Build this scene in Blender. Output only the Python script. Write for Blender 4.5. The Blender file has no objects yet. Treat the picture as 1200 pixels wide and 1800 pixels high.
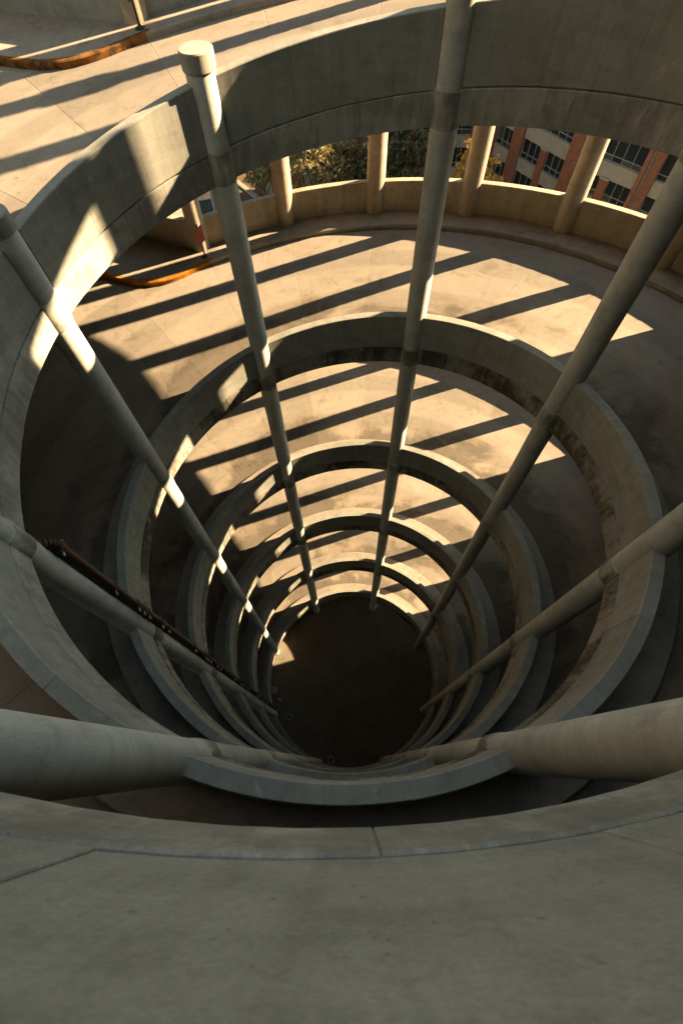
import bpy, bmesh, math, random
from mathutils import Vector, Matrix
R = math.radians
scene = bpy.context.scene
C = scene.collection

# ------------------------------------------------------------------ camera
ZG = 36.08                       # camera height above the floor of the well
cam_d = bpy.data.cameras.new('camera'); cam = bpy.data.objects.new('camera', cam_d); C.objects.link(cam)
fw = Vector((0.0, 0.470293, -0.882510)); rt = Vector((0.996310, -0.075746, -0.040366)); up = Vector((0.085831, 0.879254, 0.468558))
M = Matrix((rt, up, -fw)).transposed().to_4x4(); M.translation = (-0.3468, -5.1832, ZG)
cam.matrix_world = M
cam_d.sensor_fit = 'VERTICAL'; cam_d.sensor_height = 36.0; cam_d.sensor_width = 24.0
cam_d.lens = 850.763 / 1800 * 36.0
cam_d.shift_x = 24.6 / 1800; cam_d.shift_y = -9.9 / 1800
cam_d.dof.use_dof = True; cam_d.dof.focus_distance = 16.0; cam_d.dof.aperture_fstop = 4.0
cam_d.clip_start = 0.05; cam_d.clip_end = 3000
scene.camera = cam

# ------------------------------------------------------------------ sky, sun, exposure
SUN_AZ, SUN_EL = 11.3, 26.5       # azimuth counter-clockwise from +x
world = bpy.data.worlds.new('World'); scene.world = world; world.use_nodes = True
wn = world.node_tree.nodes; wl = world.node_tree.links
sky = wn.new('ShaderNodeTexSky'); sky.sky_type = 'NISHITA'; sky.sun_disc = False
sky.sun_elevation = R(SUN_EL); sky.sun_rotation = R(90 - SUN_AZ)
sky.air_density = 1.0; sky.dust_density = 0.0; sky.ozone_density = 1.0
hs = wn.new('ShaderNodeHueSaturation'); hs.inputs['Saturation'].default_value = 0.42
bg = wn['Background']; bg.inputs['Strength'].default_value = 0.050
tint = wn.new('ShaderNodeMix'); tint.data_type = 'RGBA'; tint.blend_type = 'MULTIPLY'; tint.inputs[0].default_value = 1.0; tint.inputs[7].default_value = (0.92, 1.06, 1.00, 1)
wl.new(sky.outputs[0], hs.inputs['Color']); wl.new(hs.outputs[0], tint.inputs[6]); wl.new(tint.outputs[2], bg.inputs['Color'])
sun_d = bpy.data.lights.new('sun', 'SUN'); sun = bpy.data.objects.new('sun', sun_d); C.objects.link(sun)
sun_d.energy = 5.0; sun_d.angle = R(0.6); sun_d.color = (1.0, 0.715, 0.415)
sdir = Vector((math.cos(R(SUN_EL)) * math.cos(R(SUN_AZ)), math.cos(R(SUN_EL)) * math.sin(R(SUN_AZ)), math.sin(R(SUN_EL))))
sun.rotation_euler = sdir.to_track_quat('Z', 'Y').to_euler(); sun.location = sdir * 90
vs = scene.view_settings
vs.view_transform = 'Standard'; vs.look = 'None'; vs.exposure = 2.97; vs.gamma = 1.0; vs.use_curve_mapping = False
scene.cycles.use_denoising = True
scene.cycles.max_bounces = 6; scene.cycles.diffuse_bounces = 2; scene.cycles.glossy_bounces = 3
scene.cycles.sample_clamp_indirect = 4.0
scene.cycles.use_adaptive_sampling = True; scene.cycles.adaptive_threshold = 0.03

# ------------------------------------------------------------------ helpers
def link(o, parent=None):
    C.objects.link(o)
    if parent is not None: o.parent = parent
    return o
def obj(name, me, mat=None, parent=None):
    o = bpy.data.objects.new(name, me)
    if mat is not None and not me.materials: me.materials.append(mat)
    return link(o, parent)
def empty(name, loc=(0, 0, 0), rz=0.0):
    o = bpy.data.objects.new(name, None); o.location = loc; o.rotation_euler.z = rz; o.empty_display_size = 0.3
    return link(o)
def tag(o, label=None, cat=None, group=None, kind=None):
    if label: o['label'] = label
    if cat: o['category'] = cat
    if group: o['group'] = group
    if kind: o['kind'] = kind
    return o
def done(bm, name, smooth=False, angle=35):
    bmesh.ops.remove_doubles(bm, verts=bm.verts, dist=1e-5)
    bmesh.ops.recalc_face_normals(bm, faces=bm.faces)
    me = bpy.data.meshes.new(name); bm.to_mesh(me); bm.free()
    if smooth:
        me.polygons.foreach_set('use_smooth', [True] * len(me.polygons))
        me.set_sharp_from_angle(angle=R(angle))
    return me
def box_bm(bm, x0, x1, y0, y1, z0, z1, bevel=0.0):
    r = bmesh.ops.create_cube(bm, size=1.0)
    for v in r['verts']:
        v.co = ((x0 + x1) / 2 + v.co.x * (x1 - x0), (y0 + y1) / 2 + v.co.y * (y1 - y0), (z0 + z1) / 2 + v.co.z * (z1 - z0))
    if bevel:
        es = list({e for v in r['verts'] for e in v.link_edges})
        bmesh.ops.bevel(bm, geom=es, offset=bevel, segments=1, affect='EDGES')
def box_me(name, x0, x1, y0, y1, z0, z1, bevel=0.0):
    bm = bmesh.new(); box_bm(bm, x0, x1, y0, y1, z0, z1, bevel); return done(bm, name)
def lathe(name, prof, n=32, cap=True, smooth=True):
    bm = bmesh.new(); rings = []
    for r, z in prof:
        rings.append([bm.verts.new((r * math.cos(2 * math.pi * i / n), r * math.sin(2 * math.pi * i / n), z)) for i in range(n)])
    for a, b in zip(rings, rings[1:]):
        for i in range(n): bm.faces.new((a[i], a[(i + 1) % n], b[(i + 1) % n], b[i]))
    if cap:
        bm.faces.new(rings[0][::-1]); bm.faces.new(rings[-1])
    return done(bm, name, smooth, 18)
def tube(bm, a, b, r0, r1=None, n=8, caps=True):
    r1 = r0 if r1 is None else r1
    a = Vector(a); b = Vector(b); d = (b - a).normalized(); q = d.to_track_quat('Z', 'Y')
    ra = [bm.verts.new(a + q @ Vector((r0 * math.cos(2 * math.pi * i / n), r0 * math.sin(2 * math.pi * i / n), 0))) for i in range(n)]
    rb = [bm.verts.new(b + q @ Vector((r1 * math.cos(2 * math.pi * i / n), r1 * math.sin(2 * math.pi * i / n), 0))) for i in range(n)]
    for i in range(n): bm.faces.new((ra[i], ra[(i + 1) % n], rb[(i + 1) % n], rb[i]))
    if caps: bm.faces.new(ra[::-1]); bm.faces.new(rb)

# the screw: k counts inner columns clockwise, 8 to a turn, rising P every turn
A0, PITCH, ZJ = -2.016593, 5.886468, -7.01964 + ZG
def zk(k): return ZJ + PITCH * k / 8
def ang(k): return A0 - math.pi / 4 * k
def pol(k, r): return r * math.cos(ang(k)), r * math.sin(ang(k))
def k_at(x, y, near):
    k = (A0 - math.atan2(y, x)) / (math.pi / 4)
    return k + 8 * round((near - k) / 8)
def sweep(name, prof, k0, k1, n, inset=0.0, smooth=True, rin=None):
    """closed profile [(r, dz)] swept along the screw from k0 to k1; inset chamfers the exposed end edges"""
    ks = [k0 + (k1 - k0) * i / n for i in range(n + 1)]
    secs = [(k, prof) for k in ks]
    if inset:
        rm = sum(q[0] for q in prof) / len(prof); zm = sum(q[1] for q in prof) / len(prof)
        small = [(q[0] + (inset if q[0] < rm else -inset), q[1] - (inset if q[1] > zm else 0)) for q in prof]
        dk = inset / 5.5 / (math.pi / 4)
        secs = [(k0, small), (k0 + dk, prof)] + secs[1:-1] + [(k1 - dk, prof), (k1, small)]
    bm = bmesh.new(); rings = []
    for k, pr in secs:
        c, s = math.cos(ang(k)), math.sin(ang(k))
        rings.append([bm.verts.new((r * c, r * s, zk(k) - ZJ + dz)) for r, dz in pr])
    m = len(prof)
    for a, b in zip(rings, rings[1:]):
        for i in range(m): bm.faces.new((a[i], a[(i + 1) % m], b[(i + 1) % m], b[i]))
    bm.faces.new(rings[0]); bm.faces.new(rings[-1][::-1])
    return done(bm, name, smooth, 30)
jig = random.Random(5)
def screw(name, me, m, parent, mat=None):
    """a copy of a swept piece moved m columns on along the screw"""
    o = obj(name, me, mat, parent); o.rotation_euler.z = -math.pi / 4 * m; o.location.z = ZJ + PITCH * m / 8
    if 'panel' in name or name == 'slab_edge':            # cast pieces never line up quite true
        o.location.z += jig.uniform(-0.004, 0.004); f = 1 + jig.uniform(-0.0009, 0.0009); o.scale = (f, f, 1)
    return o

# ------------------------------------------------------------------ materials
def nodes_of(name):
    m = bpy.data.materials.new(name); m.use_nodes = True
    nt = m.node_tree; b = nt.nodes['Principled BSDF']
    return m, nt, nt.nodes, nt.links, b
def math_n(nd, lk, op, a, b=None, clamp=False):
    n = nd.new('ShaderNodeMath'); n.operation = op; n.use_clamp = clamp
    for i, v in enumerate((a, b)):
        if v is None: continue
        if isinstance(v, (int, float)): n.inputs[i].default_value = v
        else: lk.new(v, n.inputs[i])
    return n.outputs[0]
def noise(nd, lk, vec, scale, detail=5, rough=0.6, dist=0.0):
    n = nd.new('ShaderNodeTexNoise'); n.inputs['Scale'].default_value = scale; n.inputs['Detail'].default_value = detail
    n.inputs['Roughness'].default_value = rough; n.inputs['Distortion'].default_value = dist
    lk.new(vec, n.inputs['Vector']); return n.outputs['Fac']
def ramp(nd, lk, fac, stops):
    n = nd.new('ShaderNodeValToRGB'); e = n.color_ramp.elements
    while len(e) < len(stops): e.new(0.5)
    for el, (p, c) in zip(e, stops):
        el.position = p; el.color = (c, c, c, 1) if isinstance(c, (int, float)) else (*c, 1)
    lk.new(fac, n.inputs[0]); return n.outputs['Color']
def mul(nd, lk, a, b, fac=1.0, blend='MULTIPLY'):
    n = nd.new('ShaderNodeMix'); n.data_type = 'RGBA'; n.blend_type = blend
    if isinstance(fac, (int, float)): n.inputs[0].default_value = fac
    else: lk.new(fac, n.inputs[0])
    for i, v in ((6, a), (7, b)):
        if isinstance(v, tuple): n.inputs[i].default_value = (*v, 1)
        else: lk.new(v, n.inputs[i])
    return n.outputs[2]
def coords(nd, lk):
    """position, and the same unrolled about the well's axis: arc length, radius, height"""
    g = nd.new('ShaderNodeNewGeometry'); s = nd.new('ShaderNodeSeparateXYZ'); lk.new(g.outputs['Position'], s.inputs[0])
    a = math_n(nd, lk, 'MULTIPLY', math_n(nd, lk, 'ARCTAN2', s.outputs[1], s.outputs[0]), 5.5)
    r = math_n(nd, lk, 'SQRT', math_n(nd, lk, 'ADD', math_n(nd, lk, 'MULTIPLY', s.outputs[0], s.outputs[0]), math_n(nd, lk, 'MULTIPLY', s.outputs[1], s.outputs[1])))
    return g.outputs['Position'], a, r, s.outputs[2]
def comb(nd, lk, x, y, z):
    n = nd.new('ShaderNodeCombineXYZ')
    for i, v in enumerate((x, y, z)):
        if isinstance(v, (int, float)): n.inputs[i].default_value = v
        else: lk.new(v, n.inputs[i])
    return n.outputs[0]
def bump(nd, lk, b, h, strength=0.2, dist=0.01, prev=None):
    n = nd.new('ShaderNodeBump'); n.inputs['Strength'].default_value = strength; n.inputs['Distance'].default_value = dist
    lk.new(h, n.inputs['Height'])
    if prev is not None: lk.new(prev, n.inputs['Normal'])
    lk.new(n.outputs[0], b.inputs['Normal']); return n.outputs[0]

def concrete(name, base, kind='wall', stain=0.0, streak=0.5):
    m, nt, nd, lk, b = nodes_of(name)
    pos, a, r, z = coords(nd, lk)
    oi = nd.new('ShaderNodeObjectInfo')
    big = noise(nd, lk, pos, 0.55, 4, 0.55); mid = noise(nd, lk, pos, 3.1, 7, 0.65); fine = noise(nd, lk, pos, 42, 5, 0.7)
    soft = kind == 'deck'
    col = mul(nd, lk, base, ramp(nd, lk, big, [(0.3, 0.90 if soft else 0.80), (0.7, 1.07 if soft else 1.12)]))
    col = mul(nd, lk, col, ramp(nd, lk, mid, [(0.28, 0.86 if soft else 0.78), (0.5, 1.0), (0.75, 1.06 if soft else 1.10)]))
    col = mul(nd, lk, col, ramp(nd, lk, fine, [(0.3, 0.86), (0.7, 1.1)]))
    col = mul(nd, lk, col, ramp(nd, lk, oi.outputs['Random'], [(0.0, 0.90 if kind == 'deck' else 0.94), (1.0, 1.09 if kind == 'deck' else 1.05)]))
    if kind in ('deck', 'pave'):
        # broom finish across the lane, wheel tracks, blotches, hairline cracks, oil spots
        br = noise(nd, lk, comb(nd, lk, math_n(nd, lk, 'MULTIPLY', a, 0.9), math_n(nd, lk, 'MULTIPLY', r, 17), 0.0), 2.2, 3, 0.7, 0.4)
        col = mul(nd, lk, col, ramp(nd, lk, br, [(0.3, 0.90), (0.7, 1.05)]))
        bl = noise(nd, lk, pos, 0.95, 6, 0.7, 1.2)
        col = mul(nd, lk, col, ramp(nd, lk, bl, [(0.34, (0.62, 0.58, 0.52)), (0.44, 1.0)]), 0.55)
        tr = math_n(nd, lk, 'ADD', math_n(nd, lk, 'SINE' if kind == 'deck' else 'SIGN', math_n(nd, lk, 'MULTIPLY', math_n(nd, lk, 'SUBTRACT', r, 7.05), 3.3)), math_n(nd, lk, 'MULTIPLY', mid, 0.9))
        col = mul(nd, lk, col, ramp(nd, lk, tr, [(0.5, 1.0), (1.4, 0.84 if kind == 'deck' else 1.0)]))
        vo = nd.new('ShaderNodeTexVoronoi'); vo.feature = 'DISTANCE_TO_EDGE'; vo.inputs['Scale'].default_value = 0.17
        wob = nd.new('ShaderNodeVectorMath'); wob.operation = 'ADD'; lk.new(pos, wob.inputs[0])
        nz = nd.new('ShaderNodeTexNoise'); nz.inputs['Scale'].default_value = 1.4; nz.inputs['Detail'].default_value = 4; lk.new(pos, nz.inputs['Vector'])
        lk.new(nz.outputs['Color'], wob.inputs[1]); lk.new(wob.outputs[0], vo.inputs['Vector'])
        col = mul(nd, lk, col, ramp(nd, lk, vo.outputs['Distance'], [(0.0, 0.5), (0.0035, 1.0)]), 0.5)
        # damp and dirt gathered along the inner kerb, with wandering edges
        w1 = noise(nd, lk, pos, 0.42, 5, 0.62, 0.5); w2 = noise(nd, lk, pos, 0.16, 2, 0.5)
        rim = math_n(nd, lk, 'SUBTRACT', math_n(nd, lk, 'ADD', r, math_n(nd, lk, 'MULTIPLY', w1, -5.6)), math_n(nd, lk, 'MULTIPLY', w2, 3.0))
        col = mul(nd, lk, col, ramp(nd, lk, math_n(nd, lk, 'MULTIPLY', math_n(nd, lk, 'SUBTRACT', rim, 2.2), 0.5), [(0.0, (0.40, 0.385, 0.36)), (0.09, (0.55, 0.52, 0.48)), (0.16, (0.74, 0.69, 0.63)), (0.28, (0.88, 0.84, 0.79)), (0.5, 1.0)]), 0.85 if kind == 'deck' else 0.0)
        sp = noise(nd, lk, pos, 5.5, 2, 0.5)
        col = mul(nd, lk, col, ramp(nd, lk, sp, [(0.22, 0.45), (0.27, 1.0)]), 0.6)
        h = br
    else:
        # vertical form and run marks
        st = noise(nd, lk, comb(nd, lk, math_n(nd, lk, 'MULTIPLY', a, 7.0), r, math_n(nd, lk, 'MULTIPLY', z, 0.35)), 1.3, 5, 0.65)
        col = mul(nd, lk, col, ramp(nd, lk, st, [(0.3, 0.72), (0.55, 1.0), (0.75, 1.08)]), streak)
        bands = noise(nd, lk, comb(nd, lk, math_n(nd, lk, 'MULTIPLY', a, 0.5), r, math_n(nd, lk, 'MULTIPLY', z, 6.0)), 1.1, 4, 0.6)
        col = mul(nd, lk, col, ramp(nd, lk, bands, [(0.3, 0.88), (0.7, 1.07)]), 0.8)
        vo = nd.new('ShaderNodeTexVoronoi'); vo.inputs['Scale'].default_value = 9.0; lk.new(pos, vo.inputs['Vector'])
        col = mul(nd, lk, col, ramp(nd, lk, vo.outputs['Distance'], [(0.05, 0.35), (0.085, 1.0)]), 0.5)
        vp = nd.new('ShaderNodeTexVoronoi'); vp.inputs['Scale'].default_value = 34.0; lk.new(pos, vp.inputs['Vector'])
        pk = noise(nd, lk, pos, 2.2, 3, 0.5)
        col = mul(nd, lk, col, ramp(nd, lk, vp.outputs['Distance'], [(0.10, 0.35), (0.17, 1.0)]), ramp(nd, lk, pk, [(0.48, 0.0), (0.62, 0.7)]))
        gr = noise(nd, lk, pos, 110, 3, 0.7)
        col = mul(nd, lk, col, ramp(nd, lk, gr, [(0.3, 0.84), (0.7, 1.12)]))
        lt = noise(nd, lk, pos, 1.1, 8, 0.72, 1.5)
        col = mul(nd, lk, col, (0.62, 0.61, 0.56), ramp(nd, lk, lt, [(0.60, 0.0), (0.74, 0.35)]), 'MIX')
        h = mid
    if stain:
        # dark weather stains running down from the deck joint
        s1 = noise(nd, lk, comb(nd, lk, math_n(nd, lk, 'MULTIPLY', a, 5.0), r, math_n(nd, lk, 'MULTIPLY', z, 1.3)), 1.0, 8, 0.72, 0.8)
        s2 = noise(nd, lk, pos, 0.8, 5, 0.62)
        s = math_n(nd, lk, 'ADD', math_n(nd, lk, 'MULTIPLY', s1, 0.62), math_n(nd, lk, 'MULTIPLY', s2, 0.75))
        col = mul(nd, lk, col, ramp(nd, lk, s, [(0.62, 1.0), (0.68, (0.60, 0.59, 0.56)), (0.76, (0.20, 0.20, 0.185))]), stain)
    lk.new(col, b.inputs['Base Color'])
    lk.new(ramp(nd, lk, mid, [(0.3, 0.92), (0.7, 0.74)]), b.inputs['Roughness'])
    b.inputs['Specular IOR Level'].default_value = 0.25
    n1 = bump(nd, lk, b, h, 0.22, 0.012)
    bump(nd, lk, b, fine, 0.25, 0.004, n1)
    return m
def plain(name, col, rough=0.6, metal=0.0, var=0.25, scale=6.0, col2=None, spec=0.4):
    m, nt, nd, lk, b = nodes_of(name)
    tc = nd.new('ShaderNodeTexCoord'); n = noise(nd, lk, tc.outputs['Object'], scale, 6, 0.65)
    if col2: c = mul(nd, lk, col, col2, ramp(nd, lk, n, [(0.42, 0.0), (0.6, 1.0)]), 'MIX')
    else: c = mul(nd, lk, col, ramp(nd, lk, n, [(0.3, 1 - var), (0.7, 1 + var * 0.5)]))
    lk.new(c, b.inputs['Base Color']); b.inputs['Roughness'].default_value = rough; b.inputs['Metallic'].default_value = metal
    b.inputs['Specular IOR Level'].default_value = spec
    b.inputs['Roughness'].default_value = rough
    bump(nd, lk, b, n, 0.15, 0.01)
    return m
M_DECK = concrete('deck_concrete', (0.215, 0.188, 0.150), 'deck')
M_PAVE = concrete('pavement_concrete', (0.255, 0.225, 0.182), 'pave')
M_PARA = concrete('parapet_concrete', (0.268, 0.270, 0.232), streak=0.55)
M_EDGE = concrete('slab_edge_concrete', (0.265, 0.25, 0.21), stain=0.92, streak=0.8)
M_EDGE0 = concrete('upper_edge_concrete', (0.34, 0.335, 0.29), stain=0.45, streak=0.6)
M_OPAR = concrete('outer_parapet_concrete', (0.37, 0.315, 0.225), streak=1.0)
M_COL = concrete('column_concrete', (0.455, 0.462, 0.405), streak=0.45)
M_OCOL = concrete('outer_column_concrete', (0.36, 0.295, 0.215), streak=0.7)
M_COLLAR = concrete('collar_concrete', (0.42, 0.425, 0.37), stain=0.75, streak=0.6)
M_CAP = concrete('cap_concrete', (0.25, 0.235, 0.20), streak=0.5)
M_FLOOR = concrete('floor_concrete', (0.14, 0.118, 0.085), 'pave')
M_YEL = plain('yellow_kerb_paint', (0.36, 0.145, 0.018), 0.97, col2=(0.24, 0.085, 0.012), scale=4, spec=0.05)
M_YELW = plain('worn_kerb_paint', (0.20, 0.085, 0.02), 0.95, col2=(0.05, 0.032, 0.02), scale=5, spec=0.05)
M_RUST = plain('rusty_pipe_iron', (0.045, 0.015, 0.006), 0.5, 0.2, col2=(0.012, 0.009, 0.007), scale=14)
M_STEEL = plain('galvanised_clamp_steel', (0.38, 0.38, 0.36), 0.35, 0.9)
M_BLACK = plain('black_post_paint', (0.02, 0.02, 0.02), 0.5)
M_RED = plain('red_sign_face', (0.30, 0.018, 0.008), 0.4, var=0.1)
M_DRAIN = plain('pale_drain_metal', (0.26, 0.25, 0.22), 0.6, 0.4)

# ------------------------------------------------------------------ the ramp: decks, kerbs, parapets
K_TOP = 8.67
TURN = ['topmost', 'second', 'third', 'fourth', 'fifth', 'lowest']
third = 1 / 3.0
me_slab = sweep('deck_slab', [(5.63, -0.50), (5.63, -0.006), (5.64, 0.0), (11.76, 0.0), (11.76, -0.28), (6.4, -0.28), (6.2, -0.50)], 0, third, 5, 0.006)
d_in = 0.0531
para = [(5.432, 0.0), (5.432, 0.026), (5.400, 0.026), (5.400, 1.048), (5.414, 1.062), (5.606, 1.062), (5.62, 1.048), (5.62, 0.0)]
me_pp = [sweep('parapet_panel', para, a, b, 6, 0.004) for a, b in ((d_in, 0.36), (0.36, 0.66), (0.66, 1 - d_in))]
edge = [(5.392, -0.534), (5.392, -0.014), (5.402, -0.002), (5.628, -0.002), (5.628, -0.546), (5.404, -0.546)]
me_se0 = [sweep('slab_edge', edge, a, b, 8, 0.006) for a, b in ((0.03, 0.5), (0.5, 0.97))]
me_se = [sweep('slab_edge', edge, a, b, 8, 0.006) for a, b in ((0.03, 0.5), (0.5, 0.97))]
me_iw = sweep('pavement_slab', [(5.621, -0.02), (5.621, 0.15), (6.33, 0.15), (6.35, 0.13), (6.35, -0.02)], 0, 0.5, 8, 0.005)
me_ow = sweep('pavement_slab', [(10.95, -0.02), (10.95, 0.12), (10.98, 0.15), (11.751, 0.15), (11.751, -0.02)], 0, third, 5, 0.005)
OH = 1.10
d_out = 0.27 / 11.8 / (math.pi / 4)
me_op = sweep('outer_panel', [(11.752, -0.02), (11.752, OH - 0.012), (11.764, OH), (11.958, OH), (11.97, OH - 0.012), (11.97, -0.02)], d_out, third - d_out, 5, 0.006)
me_op0 = me_op.copy()
me_oe = sweep('outer_slab_edge', [(11.762, -0.29), (11.762, -0.022), (12.0, -0.022), (12.0, -0.29)], 0, third, 5, 0.005)

for t in range(6):                       # turn t runs from k = -8t to -8t+8, from column F round to column F
    kb = -8 * t
    road = tag(empty('ramp_road'), kind='structure')
    pave = tag(empty('ramp_pavement'), kind='structure')
    wall = empty('parapet_wall'); outer = empty('outer_parapet_wall')
    tag(wall, '%s ring of curved concrete parapet panels around the open well' % TURN[t], 'parapet', 'inner ring parapets')
    tag(outer, '%s run of outer parapet panels between the outer columns' % TURN[t], 'parapet', 'outer ring parapets')
    n3 = 27 if t == 0 else 24
    for i in range(n3):
        screw('deck_slab', me_slab, kb + i * third, road, M_DECK)
    for i in range(16 if t else 18):
        screw('pavement_slab', me_iw, kb + i * 0.5, pave, M_PAVE)
    for i in range(8 if t else 9):
        for j, me in enumerate(me_pp):
            screw('parapet_panel', me, kb + i, wall, M_PARA)
        for j, me in enumerate(me_se if t else me_se0):
            screw('slab_edge', me, kb + i, wall, M_EDGE if t else M_EDGE0)
    # the outer side is open to the garage from k = 0.67 to k = 3
    for i in [0, 1] + list(range(9, n3)):
        screw('pavement_slab', me_ow, kb + i * third, pave, M_PAVE)
        screw('outer_panel', me_op0 if t == 0 else me_op, kb + i * third, outer, M_PARA if t == 0 else M_OPAR)  # topmost run gets greyer concrete, its shade put into the colour
        screw('outer_slab_edge', me_oe, kb + i * third, outer, M_EDGE)

# ---- the splayed exits to the garage on the left: deck, rounded kerb nose, straight wall
nose = [(-3.55, 10.375), (-4.1, 10.12), (-4.6, 9.88), (-5.1, 9.72), (-5.65, 9.70), (-6.2, 9.83), (-6.8, 10.12), (-7.5, 10.52), (-9.0, 11.40), (-12.5, 13.45)]
wall_line = [(-4.12, 11.02), (-6.15, 12.17), (-9.0, 13.80), (-12.3, 15.70)]
def exit_level(kb, t):
    zz = lambda x, y: zk(k_at(x, y, kb + 2.5))
    # deck
    bm = bmesh.new(); rows = []
    ks = [0.667 + (3.02 - 0.667) * i / 18 for i in range(19)]; rs = [11.76, 14, 17, 20, 24, 28]
    for dz in (0.0, -0.5):
        rows.append([[bm.verts.new((*pol(kb + k, r), zk(kb + k) + dz)) for r in rs] for k in ks])
    for i in range(18):
        for j in range(5):
            T, B = rows
            bm.faces.new((T[i][j], T[i][j + 1], T[i + 1][j + 1], T[i + 1][j])); bm.faces.new((B[i][j], B[i + 1][j], B[i + 1][j + 1], B[i][j + 1]))
    for T, B in ((rows[0][0], rows[1][0]), (rows[0][-1], rows[1][-1])):
        for j in range(5): bm.faces.new((T[j], B[j], B[j + 1], T[j + 1]))
    for j in (0, 5):
        for i in range(18): bm.faces.new((rows[0][i][j], rows[0][i + 1][j], rows[1][i + 1][j], rows[1][i][j]))
    g = tag(obj('garage_deck', done(bm, 'garage_deck'), M_DECK), kind='structure')
    # nose pavement: kerb line to wall line
    bm = bmesh.new(); n = len(nose)
    back = [(-3.98, 11.30), (-4.12, 11.06), (-4.5, 11.28), (-5.0, 11.56), (-5.6, 11.9), (-6.15, 12.2), (-6.9, 12.63), (-7.6, 13.03), (-9.0, 13.83), (-12.3, 15.73)]
    inn = []
    for i, q in enumerate(nose):               # kerb top set back 15 cm: the painted kerb fills the rim
        d = Vector(back[i]) - Vector(q); d = d.normalized() * 0.16; inn.append((q[0] + d.x, q[1] + d.y))
    ti = [bm.verts.new((*q, zz(*q) + 0.15)) for q in inn]; tb = [bm.verts.new((*q, zz(*q) + 0.15)) for q in back]
    bi = [bm.verts.new((*q, zz(*q) - 0.02)) for q in inn]
    for i in range(n - 1):
        bm.faces.new((ti[i], ti[i + 1], tb[i + 1], tb[i])); bm.faces.new((ti[i], bi[i], bi[i + 1], ti[i + 1]))
    p = tag(obj('exit_pavement', done(bm, 'exit_pavement'), M_PAVE), kind='structure')
    bm = bmesh.new(); rings = []
    for i, q in enumerate(nose):
        iq = inn[i]; z = zz(*q)
        d = Vector(iq) - Vector(q)
        rings.append([bm.verts.new((q[0], q[1], z - 0.02)), bm.verts.new((q[0], q[1], z + 0.125)), bm.verts.new((q[0] + d.x * 0.2, q[1] + d.y * 0.2, z + 0.153)), bm.verts.new((iq[0], iq[1], z + 0.153)), bm.verts.new((iq[0], iq[1], z - 0.02))])
    for a, b in zip(rings, rings[1:]):
        for i in range(5): bm.faces.new((a[i], a[(i + 1) % 5], b[(i + 1) % 5], b[i]))
    bm.faces.new(rings[0]); bm.faces.new(rings[-1][::-1])
    kerb = obj('painted_kerb', done(bm, 'painted_kerb', True), M_YELW if t == 0 else M_YEL)
    tag(kerb, 'worn rusty orange kerb nose at the upper left exit' if t == 0 else 'bright orange painted kerb curving round the exit nose' if t == 1 else 'painted kerb nose on the %s exit' % TURN[t], 'kerb', 'painted kerb noses')
    # straight parapet wall of the exit, in panels
    w = empty('exit_wall'); tag(w, '%s straight concrete wall leading off to the exit' % TURN[t], 'wall', 'exit walls')
    for a, b in zip(wall_line, wall_line[1:]):
        A = Vector(a); B = Vector(b); d = (B - A).normalized(); nn = Vector((d.y, -d.x)) * 0.22
        bm = bmesh.new(); vs_ = []
        e = d * 0.004
        for q in (A + e, B - e, B - e + nn, A + e + nn):
            z = zz(q.x, q.y)
            vs_.append((bm.verts.new((q.x, q.y, z - 0.02)), bm.verts.new((q.x, q.y, z + OH + 0.02))))
        for i in range(4):
            j = (i + 1) % 4; bm.faces.new((vs_[i][0], vs_[j][0], vs_[j][1], vs_[i][1]))
        bm.faces.new([v[1] for v in vs_]); bm.faces.new([v[0] for v in vs_][::-1])
        bmesh.ops.bevel(bm, geom=[e_ for e_ in bm.edges], offset=0.008, segments=1, affect='EDGES')
        obj('wall_panel', done(bm, 'wall_panel'), M_PARA if t == 0 else M_OPAR, w)  # topmost wall is greyer too: shade carried by the colour
for t in range(5): exit_level(-8 * t, t)

zb = ZG + 2.55                   # underside of the wall over the last open bay

# ------------------------------------------------------------------ columns
names_in = {0: 'thick round concrete column at lower left, nearest the lens', 1: 'concrete column at left edge with the rusty drain pipe strapped to it',
            2: 'left concrete column crossed by patches of sun', 3: 'concrete column with the sunlit round cap at upper left',
            4: 'tall concrete column right of the picture centre at far side', 5: 'long slanting column crossing the upper right',
            6: 'concrete column running in from the right edge at mid height', 7: 'thick round concrete column at lower right, nearest the lens'}
RC, RR = 5.542, 0.256
me_collar = lathe('collar', [(RR - 0.01, -0.575), (RR + 0.018, -0.56), (RR + 0.018, 0.0), (RR + 0.004, 0.014), (RR - 0.01, 0.014)], 36)
me_cap = lathe('cap', [(RR - 0.01, 0.0), (RR + 0.02, 0.012), (RR + 0.03, 0.03), (RR + 0.03, 0.27), (RR + 0.018, 0.29), (0.001, 0.295)], 40)
for c in range(8):
    ktop = c + 8 if c == 0 else c
    ztop = zk(ktop) + 1.17
    x, y = pol(c, RC)
    o = empty('concrete_column', (x, y, 0)); tag(o, names_in[c], 'column', 'columns around the well')
    prof = [(RR, -0.05)]; z = 0.0
    while z + 2.44 < ztop:                       # lifts of the form tube: faint steps
        z += 2.44; prof += [(RR, z - 0.006), (RR - 0.003, z), (RR, z + 0.006)]
    prof.append((RR, ztop))
    obj('shaft', lathe('shaft', prof, 40), M_COL, o)
    kk = ktop
    while zk(kk) > 0.6:
        if not (kk == ktop and c in (0, 7)):
            q = obj('collar', me_collar, M_COLLAR, o); q.location.z = zk(kk)
        kk -= 8
    q = obj('cap', me_cap, M_CAP, o); q.location.z = ztop
RO, RRO = 11.85, 0.30
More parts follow.
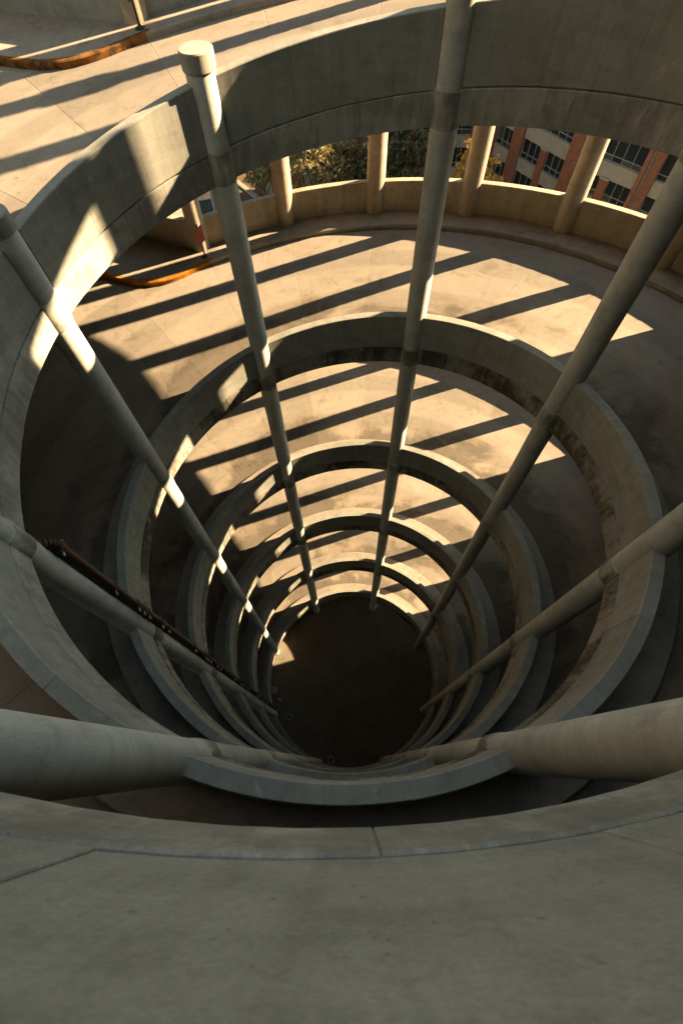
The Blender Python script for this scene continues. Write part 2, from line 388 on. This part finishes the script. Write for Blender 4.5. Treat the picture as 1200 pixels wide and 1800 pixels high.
lab_out = {0: 'outer column beside the red sign, left of the capped column', 1: 'second outer column, just right of the capped column', 2: 'third outer column, in front of the green trees',
           3: 'fourth outer column, before the yellow tree', 4: 'fifth outer column, before the brick building', 5: 'outer column at the right edge behind the slanting column'}
for i in range(16):
    k = 3 + i * third
    x, y = pol(k, RO)
    o = empty('outer_column', (x, y, 0)); tag(o, lab_out.get(i, 'outer column hidden in shade beyond the right decks'), 'column', 'outer columns' if i < 6 else 'hidden outer columns')
    obj('shaft', lathe('shaft', [(RRO, -0.05), (RRO, zb)], 36), M_OCOL, o)
    if i < 5:
        q = obj('collar', lathe('collar', [(RRO - .02, 0.0), (RRO + 0.10, 0.05), (RRO + 0.10, 0.55), (RRO - .02, 0.6)], 28), M_COLLAR, o); q.location.z = zk(k) + 4.0  # unseen collar, put in to cast the bump in the column's shadow

# ------------------------------------------------------------------ drain pipe on the left column
gx, gy = pol(1, RC)
px, py = gx + 0.24, gy + 0.27
ptop = zk(1) - 1.05
pipe = empty('drain_pipe', (px, py, 0)); tag(pipe, 'dark rusty drain pipe with bright clamps strapped along the left column', 'pipe')
bm = bmesh.new(); tube(bm, (0, 0, 0), (0, 0, ptop), 0.11, n=18); obj('pipe_run', done(bm, 'pipe_run', True), M_RUST, pipe)
bm = bmesh.new()
arc = [Vector((-0.18 * (1 - math.cos(a)), -0.10 * (1 - math.cos(a)), 0.2 * math.sin(a))) for a in [i * math.pi / 2 / 6 for i in range(7)]]
for a, b in zip(arc, arc[1:]): tube(bm, Vector((0, 0, ptop)) + a, Vector((0, 0, ptop)) + b, 0.1, n=16)
tube(bm, Vector((0, 0, ptop)) + arc[-1], Vector((0, 0, ptop)) + arc[-1] + Vector((-0.62, -0.30, 0.05)), 0.1, n=16)
obj('elbow', done(bm, 'elbow', True), M_RUST, pipe)
me_cpl = lathe('coupling', [(0.111, -0.07), (0.13, -0.06), (0.13, 0.06), (0.111, 0.07)], 18)
me_ear = box_me('clamp_ear', -0.015, 0.02, -0.05, 0.05, -0.03, 0.03, 0.006)
lev = [ptop - 0.12]
for t in range(6):
    zc = zk(1 - 8 * t)
    lev += [zc - 0.75, zc - 0.25] if t else []
    lev += [zc - 3.3, zc - 4.55, zc - 4.85, zc - 5.2]
for z in lev:
    if z < 0.5: continue
    q = obj('coupling', me_cpl, M_RUST, pipe); q.location.z = z
    for sg in (1, -1):
        e = obj('clamp_ear', me_ear, M_STEEL, q); e.location = (0.05 * sg + 0.06, -0.115 * sg, 0.0); e.rotation_euler.z = 0.5 * sg

# ------------------------------------------------------------------ signs on the exit noses
def sign(kb, t):
    x, y = -3.81, 10.60
    z = zk(k_at(x, y, kb + 3)) + 0.15
    s = empty('sign_post', (x, y, z)); tag(s, ['black sign post on the topmost exit nose at upper left', 'small red sign on a black post beside the orange kerb'][t], 'sign', 'exit signs')
    bm = bmesh.new(); tube(bm, (0, 0, 0), (0, 0, 1.12), 0.028, n=10); obj('post', done(bm, 'post', True), M_BLACK, s)
    obj('foot', lathe('foot', [(0.12, 0.0), (0.12, 0.02), (0.05, 0.05), (0.03, 0.10)], 16), M_BLACK, s)
    pl = obj('sign_plate', box_me('sign_plate', -0.19, 0.19, -0.045, -0.031, 0.50, 1.04, 0.004), M_BLACK, s)
    fc = obj('sign_face', box_me('sign_face', -0.165, 0.165, -0.050, -0.0452, 0.525, 1.015), M_RED, pl)
    for i in range(4):
        obj('dark_line', box_me('dark_line', -0.13 + 0.03 * (i % 2), 0.13 - 0.04 * (i == 2), -0.0525, -0.0502, 0.575 + i * 0.105, 0.615 + i * 0.105), M_BLACK, pl)
    s.rotation_euler.z = R(62)
for t in (0, 1): sign(-8 * t, t)

# ------------------------------------------------------------------ ground, floor of the well
def sheet(name, pts, z, mat, kind='structure'):
    bm = bmesh.new(); bm.faces.new([bm.verts.new((x, y, z)) for x, y in pts]); return tag(obj(name, done(bm, name), mat), kind=kind)
M_ASPH = plain('asphalt', (0.038, 0.036, 0.033), 0.95, var=0.35, scale=0.7, spec=0.05)
M_PLAZA = plain('plaza_paving', (0.085, 0.058, 0.036), 0.95, var=0.3, scale=0.5, spec=0.05)
sheet('ground', [(-900, -900), (900, -900), (900, 900), (-900, 900)], -0.012, M_ASPH)
sheet('plaza', [(-4, 40), (60, 12), (70, 40), (30, 90), (-14, 72)], -0.006, M_PLAZA)
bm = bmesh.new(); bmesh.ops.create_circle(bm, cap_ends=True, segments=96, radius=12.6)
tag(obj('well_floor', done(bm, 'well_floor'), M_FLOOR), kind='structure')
for (x, y), lab in (((-4.243, -2.03), 'round floor drain cover near the foot of the piped column'), ((-1.55, -4.90), 'round floor drain cover at the near rim of the floor')):
    d = empty('drain_cover', (x, y, 0.0)); tag(d, lab, 'drain')
    obj('rim', lathe('rim', [(0.20, 0.0), (0.22, 0.02), (0.15, 0.02), (0.13, 0.0)], 24, cap=False), M_DRAIN, d)
    obj('grate', lathe('grate', [(0.14, 0.004), (0.10, 0.012), (0.001, 0.012)], 20, cap=False), M_BLACK, d)
ub = empty('utility_box', (-5.15, -0.25, 0)); tag(ub, 'small tan utility box at the left edge of the dark floor', 'box')
obj('case', box_me('case', -0.16, 0.16, -0.2, 0.2, 0.0, 0.35, 0.015), M_DRAIN, ub); obj('lid', box_me('lid', -0.175, 0.175, -0.215, 0.215, 0.35, 0.385, 0.01), M_CAP, ub)
vb = empty('pipe_stub', (-4.8, -0.9, 0)); tag(vb, 'short bright pipe stub standing on the dark floor', 'pipe')
obj('stub', lathe('stub', [(0.06, 0.0), (0.06, 0.28), (0.085, 0.29), (0.085, 0.33), (0.001, 0.34)], 16), M_STEEL, vb)

# ------------------------------------------------------------------ unseen garage walls: right read from shadows; near, left, height added as light blockers
gw = empty('garage_shade_walls'); tag(gw, 'unseen garage walls, mostly added to block sun and sky light', 'building')
M_BLOCKER = plain('dark_blocker', (0.05, 0.05, 0.048), 0.6, var=0.2, scale=0.4)  # dark, so the added blockers bounce little sunlight
def curved_wall(a, b, r, zt, n, z0=-0.05, mat=M_COL):
    bm = bmesh.new(); vv = []
    for i in range(n + 1):
        k = a + (b - a) * i / n
        x, y = pol(k, r); x2, y2 = pol(k, r + 0.3)
        vv.append([bm.verts.new((x, y, z0)), bm.verts.new((x, y, zt)), bm.verts.new((x2, y2, zt)), bm.verts.new((x2, y2, z0))])
    for p, q in zip(vv, vv[1:]):
        for i in range(4): bm.faces.new((p[i], p[(i + 1) % 4], q[(i + 1) % 4], q[i]))
    bm.faces.new(vv[0]); bm.faces.new(vv[-1][::-1])
    obj('wall', done(bm, 'wall'), mat, gw)
curved_wall(4.70, 4.93, 12.16, zb + 26, 4, zb)
for i in range(13): curved_wall(4.93 + i * third, 4.93 + (i + 1) * third, 12.16 if i < 11 else 28.4, zb + 26, 4, mat=M_COL if i < 6 else M_BLOCKER)     # bay by bay from the right round to the near side
curved_wall(0.72, 3.0, 28.1, zb + 36, 18, mat=M_BLOCKER)  # unseen tall wall added on the left to cut sky light
for k in (0.72, 3.16):  # unseen side walls added to keep the left interior dark
    A = Vector(pol(k, 12.3 if k < 1 else 17)); B = Vector(pol(k, 28.0)); d = (B - A).normalized(); nn = Vector((-d.y, d.x)) * 0.15
    bm = bmesh.new(); vv = []
    for q in (A + nn, B + nn, B - nn, A - nn): vv.append((bm.verts.new((q.x, q.y, -0.05)), bm.verts.new((q.x, q.y, zk(k if k > 1 else 0.72) - 0.45))))
    for i in range(4): bm.faces.new((vv[i][0], vv[(i + 1) % 4][0], vv[(i + 1) % 4][1], vv[i][1]))
    bm.faces.new([v[1] for v in vv]); bm.faces.new([v[0] for v in vv][::-1])
    obj('wall', done(bm, 'wall'), M_COL, gw)

# ------------------------------------------------------------------ brick office building across the street
def brick_mat():
    m, nt, nd, lk, b = nodes_of('red_brick')
    tc = nd.new('ShaderNodeTexCoord'); s = nd.new('ShaderNodeSeparateXYZ'); lk.new(tc.outputs['Object'], s.inputs[0])
    v = comb(nd, lk, math_n(nd, lk, 'ADD', s.outputs[0], s.outputs[1]), s.outputs[2], 0.0)
    br = nd.new('ShaderNodeTexBrick'); lk.new(v, br.inputs['Vector']); br.inputs['Scale'].default_value = 1.0
    br.inputs['Brick Width'].default_value = 0.22; br.inputs['Row Height'].default_value = 0.075; br.inputs['Mortar Size'].default_value = 0.009
    br.inputs['Color1'].default_value = (0.20, 0.060, 0.018, 1); br.inputs['Color2'].default_value = (0.14, 0.040, 0.012, 1); br.inputs['Mortar'].default_value = (0.06, 0.032, 0.02, 1)
    n = noise(nd, lk, tc.outputs['Object'], 2.0, 5)
    c = mul(nd, lk, br.outputs['Color'], ramp(nd, lk, n, [(0.3, 0.65), (0.7, 1.2)]))
    lk.new(c, b.inputs['Base Color']); b.inputs['Roughness'].default_value = 0.85
    bump(nd, lk, b, br.outputs['Fac'], -0.4, 0.01)
    return m
M_BRICK = brick_mat()
M_SPAN = plain('spandrel_stone', (0.20, 0.155, 0.112), 0.8, var=0.18, scale=1.2)
M_FRAME = plain('window_frame_metal', (0.20, 0.185, 0.155), 0.5, 0.2)
def glass_mat():
    m, nt, nd, lk, b = nodes_of('dark_window_glass')
    b.inputs['Base Color'].default_value = (0.012, 0.014, 0.014, 1); b.inputs['Roughness'].default_value = 0.08; b.inputs['Specular IOR Level'].default_value = 0.5
    tc = nd.new('ShaderNodeTexCoord'); n = noise(nd, lk, tc.outputs['Object'], 0.6, 2); bump(nd, lk, b, n, 0.03, 0.02)
    return m
M_GLASS = glass_mat()
M_BLIND = plain('dusty_pane', (0.045, 0.043, 0.036), 0.25, var=0.4, scale=1.5)
pan = random.Random(11)
V0 = Vector((26.87, 46.0))
bld = empty('brick_building', (V0.x, V0.y, 0)); tag(bld, 'red brick office building with banded windows across the street', 'building')
ZR = ZG
ZTOP = ZR - 19.0
rowsW = [(ZR - 22.9, ZR - 26.45, 0.5), (ZR - 27.85, ZR - 29.75, 0.55), (ZR - 31.0, ZR - 33.2, 0.55)]   # head, sill, transom above sill
rowsS = [(ZR - 26.45, ZR - 27.85), (ZR - 29.75, ZR - 31.0), (ZR - 33.2, 0.0)]
zf = ZR - 22.9
while zf < ZTOP - 3.8:                              # the storeys above the frame
    rowsS.append((zf + 1.4, zf)); rowsW.append((zf + 3.9, zf + 1.4, 0.5)); zf += 3.9
rowsS.append((ZTOP, zf))
def seg(origin, angle, s0, s1, piers, shorts):
    """one straight stretch of facade; local x runs along it, local -y faces the ramp"""
    def part(name, me, mat, parent=None):
        o = obj(name, me, mat, bld)
        o.location = (origin[0] - V0.x, origin[1] - V0.y, 0); o.rotation_euler.z = R(angle); return o
    part('core_wall', box_me('core_wall', s0, s1, 0.9, 1.2, 0.0, ZTOP), M_SPAN)
    for a, b in rowsS:
        hi, lo = max(a, b), min(a, b)
        part('spandrel', box_me('spandrel', s0, s1, 0.16, 0.9, lo, hi, 0.01), M_SPAN)
        part('sill', box_me('sill', s0, s1, 0.08, 0.5, hi - 0.16, hi + 0.02, 0.01), M_SPAN)
    for a, b in piers: part('brick_pier', box_me('brick_pier', a, b, -0.10, 0.95, 0.0, ZTOP + 0.2), M_BRICK)
    for a, b in shorts:
        part('brick_pier', box_me('brick_pier', a, b, 0.0, 0.85, 0.0, ZR - 27.9), M_BRICK)
        part('pier_cap', box_me('pier_cap', a - 0.08, b + 0.08, -0.05, 0.8, ZR - 27.9, ZR - 27.7, 0.02), M_SPAN)
    stops = sorted(piers + shorts)
    for ri, (head, sill, tr) in enumerate(rowsW):
        hard = sorted(piers + (shorts if ri in (1, 2) else []))
        edges = [s0] + [q for p in hard for q in p] + [s1]
        for a, b in zip(edges[::2], edges[1::2]):
            if b - a < 0.4: continue
            n = max(1, round((b - a) / 0.95)); bm = bmesh.new()
            def bar(x0, x1, z0, z1): box_bm(bm, x0, x1, 0.30, 0.40, z0, z1)
            for i in range(n + 1):
                x = a + (b - a) * i / n; bar(x - 0.02, x + 0.02, sill, head)
            bar(a, b, sill + tr - 0.022, sill + tr + 0.022); bar(a, b, head - 0.05, head + 0.01); bar(a, b, sill - 0.01, sill + 0.04)
            w = part('window', done(bm, 'window'), M_FRAME)
            for i in range(n):
                for z0, z1 in ((sill, sill + tr), (sill + tr, head)):
                    me = box_me('pane', a + (b - a) * i / n, a + (b - a) * (i + 1) / n, 0.42, 0.44, z0, z1)
                    blind = pan.random() < (0.25 if z0 == sill else 0.12)
                    q = obj('pane', me, M_BLIND if blind else M_GLASS, w)
                    if blind and z0 > sill: me.vertices.foreach_set('co', [c for v in me.vertices for c in (v.co.x, v.co.y + 0.02, v.co.z)])
    return part
seg(V0, -61, -12.4, -0.2, [(-11.5, -10.4), (-8.0, -6.6), (-0.75, 0.25)], [(-4.0, -3.2)])
pr = seg(V0, -50.5, 0.1, 22.0, [(0.05, 0.5), (6.6, 7.05), (7.3, 8.1), (13.6, 15.0), (20.6, 22.0)], [(3.35, 4.2), (10.4, 11.2), (17.4, 18.2)])
bm = bmesh.new(); tube(bm, (7.17, -0.02, 0), (7.17, -0.02, ZTOP), 0.06, n=8); pr('downpipe', done(bm, 'downpipe', True), M_FRAME)
pr('pipe_recess', box_me('pipe_recess', 7.05, 7.3, 0.15, 0.9, 0, ZTOP), M_BLACK)
V1 = V0 + Vector((math.cos(R(-61)), math.sin(R(-61)))) * -12.4
seg(V1, -8, -27.2, 0.0, [(-1.2, 0.1), (-8.0, -6.6), (-15.2, -13.8), (-22.4, -21.0), (-27.2, -26.4)], [(-4.4, -3.5), (-11.4, -10.5), (-18.6, -17.7), (-25.0, -24.1)])

# unseen tall block added behind it to cut low sky light
tw = empty('sky_blocker', (8, 96, 0)); tag(tw, 'unseen tall block added behind the brick building to cut low sky light', 'building')
obj('block', box_me('block', -60, 58, 0, 14, 0, ZG + 30), M_BLOCKER, tw)
for i in range(16): obj('blocker_glass', box_me('blocker_glass', -59, 57, -0.06, 0.02, 2.0 + i * 4, 4.2 + i * 4), M_GLASS, tw)

# ------------------------------------------------------------------ trees on the plaza
def leaf_mat(name, cols):
    m, nt, nd, lk, b = nodes_of(name)
    g = nd.new('ShaderNodeNewGeometry')
    n = nd.new('ShaderNodeValToRGB'); e = n.color_ramp.elements
    while len(e) < len(cols): e.new(0.5)
    for i, c in enumerate(cols): e[i].position = i / (len(cols) - 1); e[i].color = (*c, 1)
    lk.new(g.outputs['Random Per Island'], n.inputs[0]); lk.new(n.outputs[0], b.inputs['Base Color'])
    b.inputs['Roughness'].default_value = 0.5; b.inputs['Specular IOR Level'].default_value = 0.4
    tr = nd.new('ShaderNodeBsdfTranslucent'); lk.new(n.outputs[0], tr.inputs['Color'])
    mx = nd.new('ShaderNodeMixShader'); mx.inputs[0].default_value = 0.3; lk.new(b.outputs[0], mx.inputs[1]); lk.new(tr.outputs[0], mx.inputs[2])
    lk.new(mx.outputs[0], nd['Material Output'].inputs['Surface'])
    return m
L_OLIVE = leaf_mat('olive_leaves', [(0.07, 0.055, 0.017), (0.18, 0.13, 0.038), (0.06, 0.055, 0.02), (0.26, 0.19, 0.07), (0.40, 0.31, 0.15)])
L_DARK = leaf_mat('dark_leaves', [(0.03, 0.030, 0.012), (0.07, 0.058, 0.02), (0.028, 0.03, 0.013), (0.11, 0.085, 0.035)])
L_YEL = leaf_mat('yellow_leaves', [(0.40, 0.20, 0.03), (0.28, 0.13, 0.02), (0.48, 0.27, 0.07)])
L_ORA = leaf_mat('orange_leaves', [(0.30, 0.11, 0.014), (0.20, 0.07, 0.01), (0.36, 0.16, 0.03)])
M_BARK = plain('bark', (0.09, 0.06, 0.04), 0.95, var=0.4, scale=9)
def tree(name, label, x, y, h, rad, mat, seed, clumps=70, per=46, low=0.28):
    rnd = random.Random(seed)
    t = empty(name, (x, y, 0)); tag(t, label, 'tree', 'trees on the plaza')
    bm = bmesh.new(); tips = []
    tube(bm, (0, 0, -0.05), (0.08, 0.02, h * 0.34), 0.20, 0.14, 8, False)
    for i in range(7):
        a = i * 2.4 + rnd.random(); b0 = Vector((0.08, 0.02, h * (0.22 + 0.03 * i)))
        e = Vector((math.cos(a) * rad * rnd.uniform(0.4, 0.75), math.sin(a) * rad * rnd.uniform(0.4, 0.75), h * rnd.uniform(0.5, 0.88)))
        m_ = b0.lerp(e, 0.5) + Vector((0, 0, 0.25)); tube(bm, b0, m_, 0.10, 0.065, 6, False); tube(bm, m_, e, 0.065, 0.02, 6, False)
    obj('trunk', done(bm, 'trunk', True), M_BARK, t)
    verts = []; faces = []
    for c in range(clumps):
        while True:
            p = Vector((rnd.uniform(-1, 1), rnd.uniform(-1, 1), rnd.uniform(-1, 1)))
            if 0.25 < p.length < 1: break
        zz = (p.z + 1) / 2; taper = 0.55 + 0.55 * math.sin(math.pi * min(1, zz * 0.9 + 0.12))
        lump = 0.8 + 0.35 * math.sin(3.1 * math.atan2(p.y, p.x) + seed) * (1 - zz)
        cc = Vector((p.x * rad * taper * lump, p.y * rad * taper * lump, h * (low + (1 - low) * zz)))
        cr = rnd.uniform(0.30, 0.62) * max(rad, 2.4) / 3.2
        for l in range(per):
            d = Vector((rnd.gauss(0, 1), rnd.gauss(0, 1), rnd.gauss(0, 0.6))) * cr * 0.62
            q = cc + d; s = rnd.uniform(0.07, 0.17)
            n1 = Vector((rnd.gauss(0, 1), rnd.gauss(0, 1), rnd.gauss(0, 1))).normalized(); n2 = n1.orthogonal().normalized(); n3 = n1.cross(n2)
            i0 = len(verts); verts += [q + n2 * s * 1.4, q + n3 * s * 0.7, q - n2 * s * 1.4, q - n3 * s * 0.7]; faces.append((i0, i0 + 1, i0 + 2, i0 + 3))
    me = bpy.data.meshes.new('crown'); me.from_pydata([v[:] for v in verts], [], faces); obj('crown', me, mat, t)
def at_px(az, dist): return -0.347 + math.cos(R(az)) * dist, -5.18 + math.sin(R(az)) * dist
T = [('plaza_tree', 'small olive tree with a bare trunk by the capped column', 94.0, 62, 7.5, 2.6, L_OLIVE, 1, 60, 44, 0.34),
     ('plaza_tree', 'broad pale olive tree between the first two outer columns', 88.4, 58, 10.5, 3.9, L_OLIVE, 2, 120, 50, 0.2),
     ('plaza_tree', 'tall olive tree just right of the broad pale one', 86.0, 60, 11.0, 3.0, L_OLIVE, 3, 90, 50, 0.2),
     ('plaza_tree', 'dark green tree left of the third outer column', 82.6, 57, 9.6, 3.0, L_DARK, 4, 90, 50, 0.2),
     ('plaza_tree', 'dark green tree right of the third outer column', 79.6, 58, 10.8, 3.2, L_DARK, 5, 110, 50, 0.2),
     ('plaza_tree', 'dark bushy tree against the tall far column', 77.2, 57, 10.6, 3.0, L_DARK, 6, 100, 50, 0.2),
     ('plaza_tree', 'bright yellow tree left of the fourth outer column', 71.6, 52, 12.6, 2.2, L_YEL, 7, 70, 46, 0.25),
     ('plaza_tree', 'yellow tree right of the fourth outer column', 69.4, 51, 11.2, 1.8, L_YEL, 8, 50, 46, 0.3),
     ('plaza_tree', 'small orange tree in front of the brick pier', 68.0, 50, 10.2, 1.4, L_ORA, 9, 36, 42, 0.35)]
for nm, lab, az, dist, h, rad, mat, sd, cl, per, low in T:
    x, y = at_px(az, dist); tree(nm, lab, x, y, h, rad, mat, sd, cl, per, low)
# pale kerb between the road and the plaza at far left
A = Vector((-9.6, 65.3)); B = Vector((-4.2, 57.2)); d = (B - A).normalized(); nn = Vector((-d.y, d.x)) * 0.3
bm = bmesh.new(); vv = []
for q in (A + nn, B + nn, B - nn, A - nn): vv.append((bm.verts.new((q.x, q.y, -0.02)), bm.verts.new((q.x, q.y, 0.18))))
for i in range(4): bm.faces.new((vv[i][0], vv[(i + 1) % 4][0], vv[(i + 1) % 4][1], vv[i][1]))
bm.faces.new([v[1] for v in vv])
tag(obj('kerb', done(bm, 'kerb'), M_SPAN), kind='structure')
